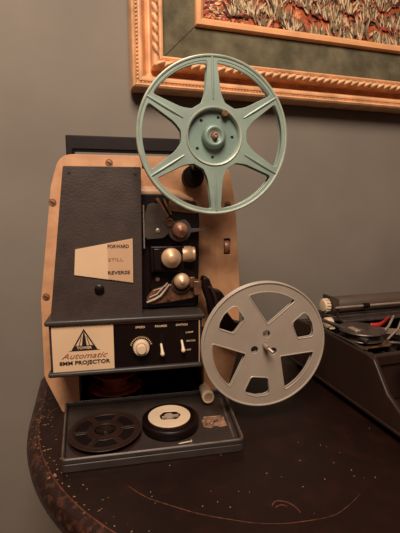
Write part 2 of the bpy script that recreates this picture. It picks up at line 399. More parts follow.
# ------------------------------------------------------------------ projector
OX, OY, PR = 0.05549, 0.44674, math.radians(-5.5)
PM = Matrix.Translation((OX, OY, 0)) @ Matrix.Rotation(PR, 4, 'Z')
def PW(x, y, z): return tuple(PM @ Vector((x, y, z)))
proj = empty('film_projector', (OX, OY, 0), PR, 'vintage bronze and charcoal film projector standing on the dark table, cream label on front', 'projector')
outer = [(-0.0905, 0.0), (-0.1085, 0.045), (-0.1075, 0.135), (-0.0905, 0.262), (-0.0800, 0.297), (0.108, 0.297), (0.1185, 0.240), (0.1255, 0.135), (0.124, 0.06), (0.108, 0.0),
         (0.080, 0.0), (0.080, 0.095), (-0.0705, 0.095), (-0.0705, 0.0)]
rad = [0.002, 0.03, 0.06, 0.06, 0.020, 0.026, 0.05, 0.05, 0.03, 0.002, 0.001, 0.004, 0.004, 0.001]
op = rpoly(outer, rad, 8)
bm = NB()
slot = [(0.1045, 0.1835), (0.1125, 0.1835), (0.1125, 0.203), (0.1045, 0.203)]
sq = [(0.0085, 0.283), (0.0150, 0.283), (0.0150, 0.2895), (0.0085, 0.2895)]
plate(bm, op, [slot, sq], 0.0, 0.012)
finish('body_face', bm, TAN, proj, bevel=0.0012)
bm = NB()
def shrink(pts, d):
    return [(x * (1 - d / 0.11), z * (1 - d / 0.3) + 0.0) for x, z in pts]
plate(bm, shrink(op, 0.004), [], 0.012, 0.075)
so = rpoly([outer[i] for i in range(10)], [rad[i] for i in range(10)], 8)
plate(bm, shrink(so, 0.004), [], 0.075, 0.098)
finish('rear_housing', bm, BLACK, proj, bevel=0.001)
# screws on the face
for sx, sz in ((-0.0276, 0.2885), (-0.0895, 0.2450), (-0.1015, 0.1400), (0.1085, 0.2430)):
    bm = NB(); lathe(bm, [(0.0042, 0), (0.0042, 0.0006), (0.0034, 0.0004), (0.0030, 0.0012), (0.0012, 0.0015), (0, 0.0015)], (sx, 0, sz), 'y', 20)
    s = finish('screw', bm, SCREW, proj)
    bm = NB(); box(bm, -0.0024, 0.0024, -0.0018, -0.0013, -0.0004, 0.0004, M=Matrix.Translation((sx, 0, sz)) @ Matrix.Rotation(0.6, 4, 'Y'))
    finish('screw_slot', bm, BLACK, s, smooth=False)
# roller in the slot
bm = NB(); box(bm, 0.1040, 0.1130, 0.0095, 0.0115, 0.183, 0.2035); finish('roller_recess', bm, BLACK, proj, smooth=False)
bm = NB(); lathe(bm, [(0, -0.0035), (0.0075, -0.0035), (0.0082, -0.002), (0.0082, 0.002), (0.0075, 0.0035), (0, 0.0035)], (0.1086, 0.0062, 0.1932), 'x', 28); finish('roller', bm, COPPER, proj)
# rounded ridge beside lamp house
bm = NB(); tube(bm, [(0.004, -0.001, 0.2565), (0.03, -0.001, 0.2565), (0.046, -0.001, 0.254), (0.066, -0.001, 0.2475)], [0.007, 0.007, 0.006, 0.003], 16); finish('face_ridge', bm, TANEDGE, proj)
bm = NB(); tube(bm, [(0.094, 0.0003, 0.205), (0.0955, 0.0003, 0.16), (0.0955, 0.0003, 0.13)], [0.0006, 0.0012, 0.0012], 8); finish('face_crease', bm, TAN, proj)
# carrying handle behind the top
bm = NB(); plate(bm, rpoly([(-0.0775, 0.288), (-0.0775, 0.3235), (0.086, 0.3235), (0.086, 0.288), (0.078, 0.288), (0.078, 0.3075), (-0.070, 0.3075), (-0.070, 0.288)], 0.0015, 3), [], 0.035, 0.058)
finish('carrying_handle', bm, HANDLE, proj, bevel=0.0015)
# lamp house
bm = NB()
fr = [(-0.0705, 0.2795), (0.0052, 0.2800), (0.0035, 0.1200), (-0.0905, 0.1200)]
plate(bm, rpoly(fr, 0.0018, 3), [], -0.045, 0.0)
lamp = finish('lamp_house', bm, PANEL, proj, bevel=0.0012, seg=3)
for sx, sz in ((-0.065, 0.2735), (-0.001, 0.2735)):
    bm = NB(); lathe(bm, [(0.0018, 0), (0.0016, 0.0006), (0, 0.0008)], (sx, -0.045, sz), 'y', 14); finish('rivet', bm, PANELD, lamp)
bm = NB(); lathe(bm, [(0.005, 0), (0.005, 0.002), (0.0035, 0.003), (0, 0.003)], (-0.040, -0.045, 0.1555), 'y', 24); finish('vent_button', bm, BLACK, lamp)
# cream direction label
bm = NB(); yl = -0.0462
plate(bm, [(-0.0622, 0.1973), (-0.0050, 0.2075), (-0.0055, 0.1612), (-0.0642, 0.1712)], [], yl, -0.045)
lab = finish('direction_label', bm, CREAM, proj, smooth=False, label='cream wedge label reading FORWARD STILL REVERSE')
bm = NB(); plate(bm, [(-0.0305, 0.2025), (-0.0056, 0.2070), (-0.0060, 0.1617), (-0.0305, 0.1658)], [], yl - 0.0002, yl)
finish('label_field', bm, CREAM2, lab, smooth=False)
yt = yl - 0.0003
text('FORWARD', 0.0050, -0.0195, yt, 0.1995, INK, lab, bold=0.00012, width=0.0215, rot=0)
text('STILL', 0.0045, -0.0225, yt, 0.1858, BROWNINK, lab, bold=0.00005, width=0.0155)
text('REVERSE', 0.0050, -0.0195, yt, 0.1722, INK, lab, bold=0.00012, width=0.0225)
# film-path backing
bm = NB()
plate(bm, rpoly([(0.004, 0.128), (0.068, 0.128), (0.069, 0.205), (0.069, 0.238), (0.058, 0.2475), (0.040, 0.2475), (0.030, 0.254), (0.004, 0.254)], 0.003, 3), [], -0.026, 0.0)
gate = finish('mechanism_base', bm, BLACK, proj, bevel=0.001)
bm = NB(); plate(bm, rpoly([(0.034, 0.236), (0.067, 0.232), (0.066, 0.246), (0.050, 0.2475), (0.036, 0.250)], 0.003, 3), [], -0.0275, -0.026); finish('film_channel', bm, BROWNM, proj, bevel=0.0005)
bm = NB(); tube(bm, [(0.022, -0.030, 0.249), (0.027, -0.032, 0.240), (0.033, -0.033, 0.229)], 0.0022, 8); tube(bm, [(0.029, -0.030, 0.249), (0.033, -0.031, 0.240), (0.037, -0.032, 0.232)], 0.0014, 8)
finish('guide_arm', bm, BROWNM, proj)
# upper film guide: plate + ring + lever
bm = NB()
pts = [(0.0090, 0.2330), (0.0120, 0.2425), (0.0170, 0.2440), (0.0225, 0.2435), (0.0275, 0.2360), (0.0310, 0.2280), (0.0360, 0.2230)]
for i in range(13):
    a = math.radians(62 - 14 * 0 - i * 5); pts.append((0.0455 + 0.0125 * math.cos(a), 0.2155 + 0.0125 * math.sin(a)))
pts += [(0.0590, 0.2168), (0.0770, 0.2172), (0.0785, 0.2162), (0.0770, 0.2152), (0.0640, 0.2135), (0.0575, 0.2125)]
for i in range(13):
    a = math.radians(-15 - i * 12.5); pts.append((0.0455 + 0.0125 * math.cos(a), 0.2155 + 0.0125 * math.sin(a)))
pts += [(0.0310, 0.2095), (0.0270, 0.2070), (0.0110, 0.2060), (0.0085, 0.2080)]
plate(bm, pts, [], -0.037, -0.026)
g1 = finish('upper_film_guide', bm, GUIDE, proj, bevel=0.0010)
def dome(name, x, y, z, r, m, h=0.009, parent=proj):
    bm = NB(); lathe(bm, [(r * .9, 0), (r, 0.001), (r, h * .35), (r * .96, h * .5), (r * .78, h * .72), (r * .45, h * .92), (r * .30, h), (r * .22, h * 1.1), (0, h * 1.14)], (x, y, z), 'y', 36)
    return finish(name, bm, m, parent, ang=60)
dome('sprocket_knob', 0.0455, -0.037, 0.2155, 0.0083, COPPER)
bm = NB(); lathe(bm, [(0.0022, 0), (0.0022, 0.010), (0.0044, 0.010), (0.0048, 0.0112), (0.0044, 0.0125), (0.0026, 0.0125), (0.0020, 0.0112), (0, 0.0112)], (0.0345, -0.026, 0.2238), 'y', 24); finish('guide_post', bm, BROWNM, proj)
for sx, sz in ((0.0220, 0.2150), (0.0215, 0.1615)):
    bm = NB(); lathe(bm, [(0.0026, 0), (0.0024, 0.001), (0.001, 0.0016), (0, 0.0016)], (sx, -0.037 if sz > .2 else -0.030, sz), 'y', 18); finish('guide_screw', bm, STEEL, proj)
bm = NB(); box(bm, 0.0068, 0.0082, -0.034, -0.026, 0.196, 0.242); finish('gate_edge', bm, STEEL, proj, smooth=False)
# lens
bm = NB(); box(bm, 0.0135, 0.0500, -0.040, -0.026, 0.1705, 0.1985); box(bm, 0.0165, 0.0250, -0.044, -0.040, 0.1725, 0.1965); finish('lens_mount', bm, BLACK, proj, bevel=0.0012)
for k in range(4):
    pass
bm = NB(); lathe(bm, [(0, -0.0010), (0.0085, -0.001), (0.0088, 0.0), (0.0088, 0.009), (0.0080, 0.0100), (0.0082, 0.0125), (0.0070, 0.0135), (0, 0.0135)], (0.0490, -0.0345, 0.1890), 'x', 32); finish('lens_barrel', bm, BRASS, proj)
bm = NB(); lathe(bm, [(0.0080, 0), (0.0105, 0.001), (0.0108, 0.003), (0.0105, 0.006), (0.0098, 0.0070), (0.0072, 0.0082), (0.0050, 0.0110), (0.0026, 0.0120), (0, 0.0122)], (0.0350, -0.043, 0.1865), 'y', 40)
finish('focus_knob', bm, BRASS, proj, ang=35)
# lower film guide
bm = NB(); plate(bm, rpoly([(0.012, 0.1500), (0.016, 0.1660), (0.024, 0.1685), (0.034, 0.172), (0.044, 0.1745), (0.054, 0.172), (0.064, 0.166), (0.066, 0.147), (0.050, 0.144), (0.030, 0.143)], 0.003, 4), [], -0.030, -0.026); finish('lower_guide_plate', bm, BLACK, proj, bevel=0.0008)
bm = NB(); plate(bm, rpoly([(0.0085, 0.1400), (0.016, 0.1500), (0.036, 0.1560), (0.066, 0.160), (0.0705, 0.157), (0.070, 0.143), (0.058, 0.1385), (0.035, 0.1355), (0.013, 0.1335)], 0.002, 4), [], -0.034, -0.026); finish('film_shoe', bm, BROWNM, proj, bevel=0.0010)
bm = NB(); tube(bm, [(0.009, -0.036, 0.137), (0.018, -0.037, 0.1405), (0.024, -0.037, 0.144), (0.029, -0.037, 0.150), (0.034, -0.037, 0.1565)], [0.0014, 0.0016, 0.0016, 0.0014, 0.0010], 8)
tube(bm, [(0.012, -0.036, 0.1425), (0.020, -0.037, 0.146), (0.027, -0.037, 0.1535), (0.032, -0.037, 0.158)], 0.0009, 8); finish('guide_spring', bm, STEEL, proj)
bm = NB(); lathe(bm, [(0.0088, 0), (0.0108, 0.0), (0.0108, 0.0035), (0.0092, 0.004)], (0.0468, -0.034, 0.1570), 'y', 32); finish('sprocket_collar', bm, DKSTEEL, proj)
dome('sprocket_knob', 0.0470, -0.037, 0.1600, 0.0088, BRASS)
bm = NB(); box(bm, 0.060, 0.0685, -0.043, -0.034, 0.1440, 0.1600); box(bm, 0.0560, 0.0620, -0.040, -0.034, 0.1520, 0.1640); finish('guide_latch', bm, BROWNM, proj, bevel=0.0010)
bm = NB(); lathe(bm, [(0.0022, 0), (0.002, 0.002), (0, 0.002)], (0.033, -0.034, 0.1405), 'y', 14); finish('guide_screw', bm, BROWNM, proj)
# lower reel arm
LR = Vector((0.1335, -0.068, 0.0915))
bm = NB()
plate(bm, rpoly([(0.071, 0.1640), (0.0775, 0.1620), (0.083, 0.1490), (0.092, 0.1465), (0.0975, 0.1380), (0.0935, 0.1300), (0.1080, 0.1100), (0.143, 0.100), (0.146, 0.084), (0.128, 0.080), (0.098, 0.096), (0.0800, 0.1150), (0.0760, 0.1370), (0.0700, 0.1520)], 0.003, 4), [], -0.040, -0.024)
finish('take_up_arm', bm, BLACK, proj, bevel=0.0015)
bm = NB(); lathe(bm, [(0.009, 0), (0.009, 0.008), (0.006, 0.010), (0.0031, 0.012), (0.0028, 0.030), (0.0028, 0.039), (0.0022, 0.041), (0, 0.041)], (LR.x, -0.037, LR.z), 'y', 20)
finish('take_up_spindle', bm, STEEL, proj)
bm = NB(); lathe(bm, [(0.0018, 0), (0.0018, 0.009), (0, 0.0095)], M=Matrix.Translation((LR.x, -0.075, LR.z)) @ Matrix.Rotation(math.radians(35), 4, 'Z') @ Matrix.Rotation(PI / 2 + 0.5, 4, 'X'), n=12)
finish('spindle_latch', bm, STEEL, proj)
bm = NB(); tube(bm, [(0.070, -0.028, 0.156), (0.080, -0.043, 0.151), (0.084, -0.044, 0.140), (0.086, -0.043, 0.128)], 0.0018, 8); finish('drive_belt', bm, DKPLAST, proj)
# upper reel arm with pulley
UR = Vector((0.0735, -0.078, 0.3060))
bm = NB(); lathe(bm, [(0.0122, 0), (0.0124, 0.002), (0.0105, 0.004), (0.0105, 0.007), (0.0124, 0.009), (0.0122, 0.011), (0.005, 0.011), (0.005, 0.012), (0, 0.012)], (0.0655, 0.0, 0.2745), 'y', 36); finish('drive_pulley', bm, BLACK, proj)
bm = NB(); plate(bm, rpoly([(0.0600, 0.278), (0.0630, 0.310), (0.0690, 0.317), (0.0760, 0.317), (0.0800, 0.309), (0.0760, 0.280)], 0.004, 5), [], -0.040, -0.030)
box(bm, 0.0620, 0.0740, -0.032, 0.002, 0.281, 0.293); finish('supply_arm', bm, BLACK, proj, bevel=0.001)
bm = NB(); lathe(bm, [(0.006, 0), (0.0055, 0.016), (0.0030, 0.018), (0.0030, 0.044), (0.0024, 0.0475), (0.0016, 0.048), (0.0014, 0.047), (0, 0.047)], (UR.x, -0.038, UR.z), 'y', 24)
finish('supply_spindle', bm, COPPER, proj, ang=50)
# control box
bm = NB(); plate(bm, rpoly([(-0.0905, 0.0715), (-0.0905, 0.1215), (0.0668, 0.1215), (0.0668, 0.0715)], 0.001, 2), [], -0.0530, 0.0)
ctl = finish('control_box', bm, PANELD, proj, bevel=0.0008)
bm = NB(); box(bm, -0.0940, 0.0700, -0.0575, 0.0, 0.1212, 0.1268); finish('top_lip', bm, PANELD, ctl, bevel=0.0022, seg=4)
bm = NB(); box(bm, -0.0930, 0.0700, -0.0575, 0.0, 0.0672, 0.0722); finish('bottom_lip', bm, PANELD, ctl, bevel=0.0022, seg=4)
bm = NB(); box(bm, -0.0880, -0.0270, -0.0542, -0.0530, 0.0722, 0.1203); nam = finish('name_plate', bm, CREAM, ctl, smooth=False, label='cream name plate with a tower in a triangle')
bm = NB(); box(bm, -0.0270, 0.0635, -0.0540, -0.0530, 0.0722, 0.1203); swp = finish('switch_panel', bm, BLACK, ctl, smooth=False, label='black switch panel')
bm = NB(); box(bm, 0.0632, 0.0642, -0.0546, -0.0538, 0.0722, 0.1203); box(bm, -0.027, 0.0640, -0.0546, -0.0538, 0.1199, 0.1207); finish('panel_trim', bm, CREAM2, swp, smooth=False)
# logo: triangle with a tower
cx = -0.0565; y0 = -0.0545
bm = NB()
plate(bm, [(cx, 0.1168), (cx + 0.0130, 0.0942), (cx - 0.0130, 0.0942)], [[(cx, 0.1142), (cx + 0.0098, 0.0972), (cx - 0.0098, 0.0972)]], y0, -0.0542)
plate(bm, [(cx - 0.0122, 0.0945), (cx + 0.0122, 0.0945), (cx + 0.0095, 0.0990), (cx - 0.0095, 0.0990)], [], y0 - .0001, -0.0542)
plate(bm, [(cx - 0.0024, 0.0985), (cx + 0.0024, 0.0985), (cx + 0.0013, 0.1085), (cx + 0.0004, 0.1130), (cx - 0.0004, 0.1130), (cx - 0.0013, 0.1085)], [], y0 - .0001, -0.0542)
for s in (-1, 1):
    plate(bm, [(cx + s * 0.0050, 0.0985), (cx + s * 0.0058, 0.0985), (cx + s * 0.0028, 0.1085), (cx + s * 0.0022, 0.1085)], [], y0, -0.0542)
plate(bm, [(cx - 0.0155, 0.0936), (cx + 0.0155, 0.0936), (cx + 0.0150, 0.0940), (cx - 0.0150, 0.0940)], [], y0, -0.0542)
finish('tower_emblem', bm, INK, nam, smooth=False)
text('TOWER', 0.0040, cx, y0 - 0.0003, 0.0966, CREAM, nam, bold=0.00008, width=0.0150)
text('Automatic', 0.0085, cx, y0, 0.0882, BROWNINK, nam, shear=0.45, width=0.046)
text('8MM PROJECTOR', 0.0058, cx, y0, 0.0808, INK, nam, bold=0.00015, width=0.0505)
text('SPEED', 0.0030, 0.0005, y0, 0.1150, CREAM, swp, bold=0.00004, width=0.0100)
text('FRAMER', 0.0030, 0.0225, y0, 0.1150, CREAM, swp, bold=0.00004, width=0.0130)
text('SWITCH', 0.0030, 0.0445, y0, 0.1152, CREAM, swp, bold=0.00004, width=0.0125)
text('LAMP', 0.0025, 0.0530, y0, 0.1065, CREAM, swp, bold=0.00003, width=0.0080)
text('MOTOR', 0.0025, 0.0545, y0, 0.0968, CREAM, swp, bold=0.00003, width=0.0100)
text('OFF', 0.0025, 0.0520, y0, 0.0868, CREAM, swp, bold=0.00003, width=0.0050)
bm = NB()
for i in range(15):
    a = math.radians(15 + i * 150 / 14); M = Matrix.Translation((0.0012 + 0.0108 * math.cos(a), y0, 0.0935 + 0.0108 * math.sin(a))) @ Matrix.Rotation(-a, 4, 'Y')
    box(bm, -0.0008, 0.0008, -0.0001, 0.0003, -0.00035, 0.00035, M=M)
finish('dial_marks', bm, CREAM, swp, smooth=False)
bm = NB(); lathe(bm, [(0.0086, 0), (0.0088, 0.002), (0.0084, 0.0055), (0.0076, 0.0066), (0.0062, 0.0068), (0.0056, 0.0060), (0.0054, 0.0058), (0.0050, 0.0095), (0.0044, 0.0104), (0, 0.0106)], (0.0012, -0.0540, 0.0935), 'y', 40)
k = finish('speed_knob', bm, IVORY, ctl, ang=35)
for sx, sz, zt in ((0.0228, 0.0960, 0.0), (0.0450, 0.0985, 0.0)):
    bm = NB(); plate(bm, rpoly([(sx - 0.0022, sz - 0.010), (sx + 0.0022, sz - 0.010), (sx + 0.0022, sz + 0.010), (sx - 0.0022, sz + 0.010)], 0.0015, 3), [], -0.0545, -0.0540)
    q = finish('switch_slot', bm, BLACKM, ctl, smooth=False)
    bm = NB(); tube(bm, [(sx - .0006, -0.0540, sz - 0.0005), (sx, -0.0575, sz - 0.0055), (sx + .0003, -0.0600, sz - 0.0095)], [0.0012, 0.0014, 0.0020], 12)
    M = Matrix.Translation((sx + .0003, -0.0602, sz - 0.0098)); bmesh.ops.create_uvsphere(bm, u_segments=16, v_segments=10, radius=0.0024, matrix=M)
    finish('toggle_lever', bm, IVORY, q)
# base tray
bm = NB()
to = rpoly([(-0.0750, -0.1135), (0.0985, -0.1130), (0.1060, -0.0010), (-0.0870, -0.0010)], [0.005, 0.006, 0.002, 0.002], 5)
ti = rpoly([(-0.0720, -0.1100), (0.0945, -0.1095), (0.1015, -0.0045), (-0.0835, -0.0045)], [0.004, 0.005, 0.002, 0.002], 5)
plate(bm, to, [], 0.0, 0.0080, plane='XY'); plate(bm, to, [ti], 0.0080, 0.0128, plane='XY')
tray = finish('base_tray', bm, TRAY, proj, bevel=0.0009, label='shallow charcoal tray at the foot')
bm = NB(); tube(bm, [(0.0905, -0.100, 0.0082), (0.0965, -0.020, 0.0082)], 0.0013, 8); finish('tray_rib', bm, TRAYL, tray)
bm = NB()
lp = rpoly([(-0.0738, -0.1122), (0.0970, -0.1117), (0.1042, -0.0022), (-0.0855, -0.0022)], [0.005, 0.006, 0.002, 0.002], 5)
tube(bm, [(p[0], p[1], 0.0126) for p in lp], 0.0008, 6, closed=True); finish('tray_lip', bm, TRAYL, tray)
# foot knob on right leg
bm = NB(); lathe(bm, [(0, -0.012), (0.0068, -0.012), (0.0068, 0.004), (0.0074, 0.006), (0.0074, 0.011), (0.0068, 0.0125), (0.0052, 0.0125), (0.0046, 0.0112), (0, 0.0112)], (0.0785, -0.022, 0.0190), 'y', 32)
lathe(bm, [(0.003, 0), (0.003, 0.012), (0, 0.012)], (0.0815, 0.0, 0.0190), 'y', 12)
fk = finish('foot_knob', bm, IVORY, proj)
bm = NB(); lathe(bm, [(0.0046, 0), (0.0044, 0.0008), (0.002, 0.0003), (0, 0.0003)], (0.0785, -0.0333, 0.0190), 'y', 24); finish('knob_centre', bm, BRASS, fk)

# ------------------------------------------------------------------ reels
def window(r0, r1, hw0, hw1, ang, a_arc=None, rr=0.004, n=10):
    """spoked window: inner radius r0, outer r1, half angles hw0/hw1 (deg), centred on ang (deg)"""
    pts = []
    for i in range(n + 1):
        a = math.radians(ang - hw1 + 2 * hw1 * i / n); pts.append((r1 * math.cos(a), r1 * math.sin(a)))
    m = 4
    for i in range(m + 1):
        a = math.radians(ang + hw0 - 2 * hw0 * i / m); pts.append((r0 * math.cos(a), r0 * math.sin(a)))
    rads = [0] * len(pts); rads[0] = rads[n] = rr; rads[n + 1] = rads[-1] = rr
    if hw0 < 0.5: pts = pts[:n + 1] + [(r0 * math.cos(math.radians(ang)), r0 * math.sin(math.radians(ang)))]; rads = rads[:n + 1] + [0.0015]
    return rpoly(pts, rads, 5)
# upper teal reel
R = 0.0722
ur = empty('film_reel', PW(UR.x, UR.y, UR.z), PR, 'teal six-spoked metal film reel, upper one, on the projector spindle', 'film reel')
base = 92
def spoke_window(k, R):
    a = math.radians(base + 30 + 60 * k); pts = []; c, s = math.cos(a), math.sin(a)
    # local frame: u along window centre, v across
    def W(r, side):
        hw = 0.0046 + 0.0038 * max(0, (0.068 - r) / 0.036) ** 1.0 + 0.0035 * max(0, (0.044 - r) / 0.012) ** 2
        th = math.radians(30) - math.asin(min(0.9, hw / r)); return (r * math.cos(th * side), r * math.sin(th * side))
    rs = [0.0325, 0.0345, 0.038, 0.042, 0.048, 0.055, 0.062, 0.0680]
    right = [W(r, -1) for r in rs]; left = [W(r, 1) for r in rs][::-1]
    arc = []
    th0 = math.atan2(right[-1][1], right[-1][0])
    for i in range(1, 10): t = th0 + (-2 * th0) * i / 10; arc.append((0.0680 * math.cos(t), 0.0680 * math.sin(t)))
    loop = right + arc + left; rads = [0] * len(loop); rads[0] = 0.0035; rads[-1] = 0.0035; rads[len(right) - 1] = 0.005; rads[len(right) + len(arc)] = 0.005
    return [(u * c - v * s, u * s + v * c) for u, v in rpoly(loop, rads, 5)]
wins = [spoke_window(k, R) for k in range(6)]
def flange(y, th, parent, dish=True):
    bm = NB(); hole = circ(0, 0, 0.0255 if dish else 0.006, 40)
    plate(bm, circ(0, 0, R - 0.0004, 96), [hole] + wins, y, y + th)
    return finish('flange', bm, TEAL, parent, bevel=0.0004)
flange(-0.0015, 0.0012, ur); flange(0.0060, 0.0012, ur, False)
bm = NB(); tube(bm, [(R * math.cos(2 * PI * i / 96), -0.0012, R * math.sin(2 * PI * i / 96)) for i in range(96)], 0.0015, 8, closed=True); finish('rim', bm, TEALL, ur)
bm = NB(); tube(bm, [(R * math.cos(2 * PI * i / 96), 0.0066, R * math.sin(2 * PI * i / 96)) for i in range(96)], 0.0012, 8, closed=True); finish('rim', bm, TEAL, ur)
for k in range(6):
    a = math.radians(base + 60 * k); bm = NB()
    r0, r1 = 0.034, 0.0715
    tube(bm, [((r0 + (r1 - r0) * t) * math.cos(a), -0.0016, (r0 + (r1 - r0) * t) * math.sin(a)) for t in (0, .3, .7, 1)], [0.0007, 0.0013, 0.0013, 0.0009], 8); finish('spoke_ridge', bm, TEAL, ur)
bm = NB()
lathe(bm, [(0.0275, 0.0020), (0.0268, 0.0026), (0.0256, 0.0022), (0.0248, 0.0008), (0.0244, -0.0025), (0.0244, -0.0040)], (0, 0, 0), 'y', 64)
finish('dish_edge', bm, TEALL, ur)
hs = [(0.0190, 75 - 0), (0.0188, 2), (0.0186, 268), (0.0190, 215), (0.0190, 128)]
bm = NB(); holes = [circ(r * math.cos(math.radians(a)), r * math.sin(math.radians(a)), 0.0016 if i else 0.0015, 14) for i, (r, a) in enumerate(hs)]
plate(bm, circ(0, 0, 0.0246, 48), holes + [circ(0, 0, 0.0032, 20)], 0.0035, 0.0050); finish('dish', bm, TEALD, ur)
bm = NB(); lathe(bm, [(0.0112, -0.0036), (0.0118, -0.0020), (0.0112, 0.0020), (0.0100, 0.0040), (0.0082, 0.0050), (0.0068, 0.0046), (0.0058, 0.0032), (0.0036, 0.0028), (0.0034, -0.003)], (0, 0, 0), 'y', 48); finish('hub_boss', bm, TEALD, ur, ang=60)
bm = NB(); lathe(bm, [(0.0115, -0.0068), (0.0115, -0.005), ], (0, 0, 0), 'y', 32); finish('film_core', bm, TEALD, ur)
a = math.radians(64); bm = NB(); lathe(bm, [(0.0034, -0.004), (0.0034, 0.0018), (0.0026, 0.0026), (0, 0.0026)], (0.0238 * math.cos(a), 0, 0.0238 * math.sin(a)), 'y', 18); finish('rivet', bm, BROWNM, ur, label='dark rivet on the dish edge')

# lower grey reel
R2 = 0.0690
lr = empty('film_reel', PW(LR.x, LR.y, LR.z), PR, 'plain grey metal film reel, lower right one, mounted beside the control box', 'film reel')
wins2 = []
for a in (82, 202, 322): wins2.append(window(0.0225, 0.0590, 0.3, 27.5, a, rr=0.0075))
for a in (22, 142, 262):
    c, s = math.cos(math.radians(a)), math.sin(math.radians(a))
    loop = [(0.0365, -0.0100), (0.0545, -0.0155), (0.0575, -0.0090), (0.0590, 0.0), (0.0575, 0.0090), (0.0545, 0.0155), (0.0365, 0.0100)]
    wins2.append([(u * c - v * s, u * s + v * c) for u, v in rpoly(loop, [0.004, 0.006, 0, 0, 0, 0.006, 0.004], 5)])
pins = [circ(0.0125 * math.cos(math.radians(a)), 0.0125 * math.sin(math.radians(a)), 0.0040, 22) for a in (82, 202, 322)]
for y, th in ((-0.0006, 0.0012), (0.0045, 0.0012)):
    bm = NB(); plate(bm, circ(0, 0, R2 - 0.0004, 96), wins2 + (pins + [circ(0, 0, 0.0029, 16)]), y, y + th); finish('flange', bm, GREY, lr, bevel=0.0004)
    bm = NB(); tube(bm, [(R2 * math.cos(2 * PI * i / 96), y, R2 * math.sin(2 * PI * i / 96)) for i in range(96)], 0.0012, 8, closed=True); finish('rim', bm, GREYL, lr)
for w in wins2:
    bm = NB(); tube(bm, [(p[0], -0.0006, p[1]) for p in w], 0.0007, 6, closed=True); finish('window_edge', bm, GREYL, lr)
bm = NB(); lathe(bm, [(0.0180, -0.0045), (0.0180, -0.0006)], (0, 0, 0), 'y', 40); finish('film_core', bm, GREY, lr)

# ------------------------------------------------------------------ things in the tray
ft = 0.0081
# dark plastic reel
dr = empty('small_film_reel', PW(-0.0375, -0.0735, ft), PR + 0.15, 'flat dark plastic film reel lying at the left end of the tray', 'film reel')
r3 = 0.0365
wn = [window(0.0185, 0.0295, 21, 24, 25 + 60 * k, rr=0.002) for k in range(6)]
for h, nm in ((0.0, 'flange'), (0.0093, 'flange')):
    bm = NB(); plate(bm, circ(0, 0, r3, 64), wn + [circ(0, 0, 0.0105, 32)], h, h + 0.0014, plane='XY'); finish(nm, bm, DKPLAST, dr, bevel=0.0004)
bm = NB(); lathe(bm, [(0.0335, 0.0104), (0.0335, 0.0118), (0.0318, 0.0122), (0.0308, 0.0118), (0.0308, 0.0104)], (0, 0, 0), 'z', 56)
lathe(bm, [(0.0160, 0.0104), (0.0160, 0.0120), (0.0148, 0.0124), (0.0110, 0.0118), (0.0104, 0.0100)], (0, 0, 0), 'z', 48); finish('raised_ring', bm, DKPLAST, dr)
for k in range(6):
    a = math.radians(55 + 60 * k); bm = NB(); box(bm, 0.0160, 0.0310, -0.0012, 0.0012, 0.0105, 0.0118, M=Matrix.Rotation(a, 4, 'Z')); finish('spoke', bm, DKPLAST, dr, bevel=0.0003)
bm = NB(); lathe(bm, [(0.026, 0.0014), (0.0290, 0.0016), (0.0300, 0.0092), (0.0180, 0.0090), (0.0180, 0.0014)], (0, 0, 0), 'z', 48); finish('wound_film', bm, BLACKM, dr)
bm = NB(); lathe(bm, [(0.0104, 0.001), (0.0104, 0.009), ], (0, 0, 0), 'z', 28)
for k in range(3): box(bm, 0.002, 0.0104, -0.0008, 0.0008, 0.004, 0.0075, M=Matrix.Rotation(k * 2.094 + .4, 4, 'Z'))
finish('hub', bm, DKPLAST, dr)
dr.scale = (1, 1, 0.68)
# black roll with a cream core
wr = empty('film_roll', PW(0.0300, -0.0670, ft), PR, 'thick roll of black film with a round cream centre lying in the tray', 'film roll')
bm = NB(); lathe(bm, [(0.0120, 0.0), (0.0290, 0.0), (0.0300, 0.001), (0.0300, 0.0122), (0.0290, 0.0132), (0.024, 0.0134), (0.0120, 0.0130), (0.012, 0.0)], (0, 0, 0), 'z', 64); finish('wound_film', bm, BLACK, wr, ang=50)
bm = NB(); wh = [window(0.0100, 0.0106, 1, 1, 0)]
plate(bm, circ(-0.0012, 0.001, 0.0225, 56), [rpoly([(-0.0105, -0.006), (0.006, -0.0075), (0.0115, 0.001), (0.007, 0.0090), (-0.006, 0.0100), (-0.0115, 0.003)], 0.004, 5)], 0.0132, 0.0148, plane='XY'); finish('core_disc', bm, IVORY, wr, bevel=0.0004, label='cream disc')
bm = NB(); box(bm, -0.0035, 0.0045, 0.0025, 0.0105, 0.006, 0.0150, M=Matrix.Translation((0, -0.005, 0)) @ Matrix.Rotation(0.3, 4, 'Z')); lathe(bm, [(0.0050, 0.005), (0.0050, 0.0140), (0.0040, 0.0146), (0.0020, 0.0140), (0.0018, 0.006)], (-0.0015, 0.002, 0), 'z', 24)
box(bm, -0.0090, -0.0020, 0.0010, 0.0030, 0.010, 0.0135); box(bm, 0.001, 0.0090, 0.0020, 0.0038, 0.010, 0.0138)
finish('core_clip', bm, CORE, wr, bevel=0.0004)
wr.scale = (1, 1, 0.78)
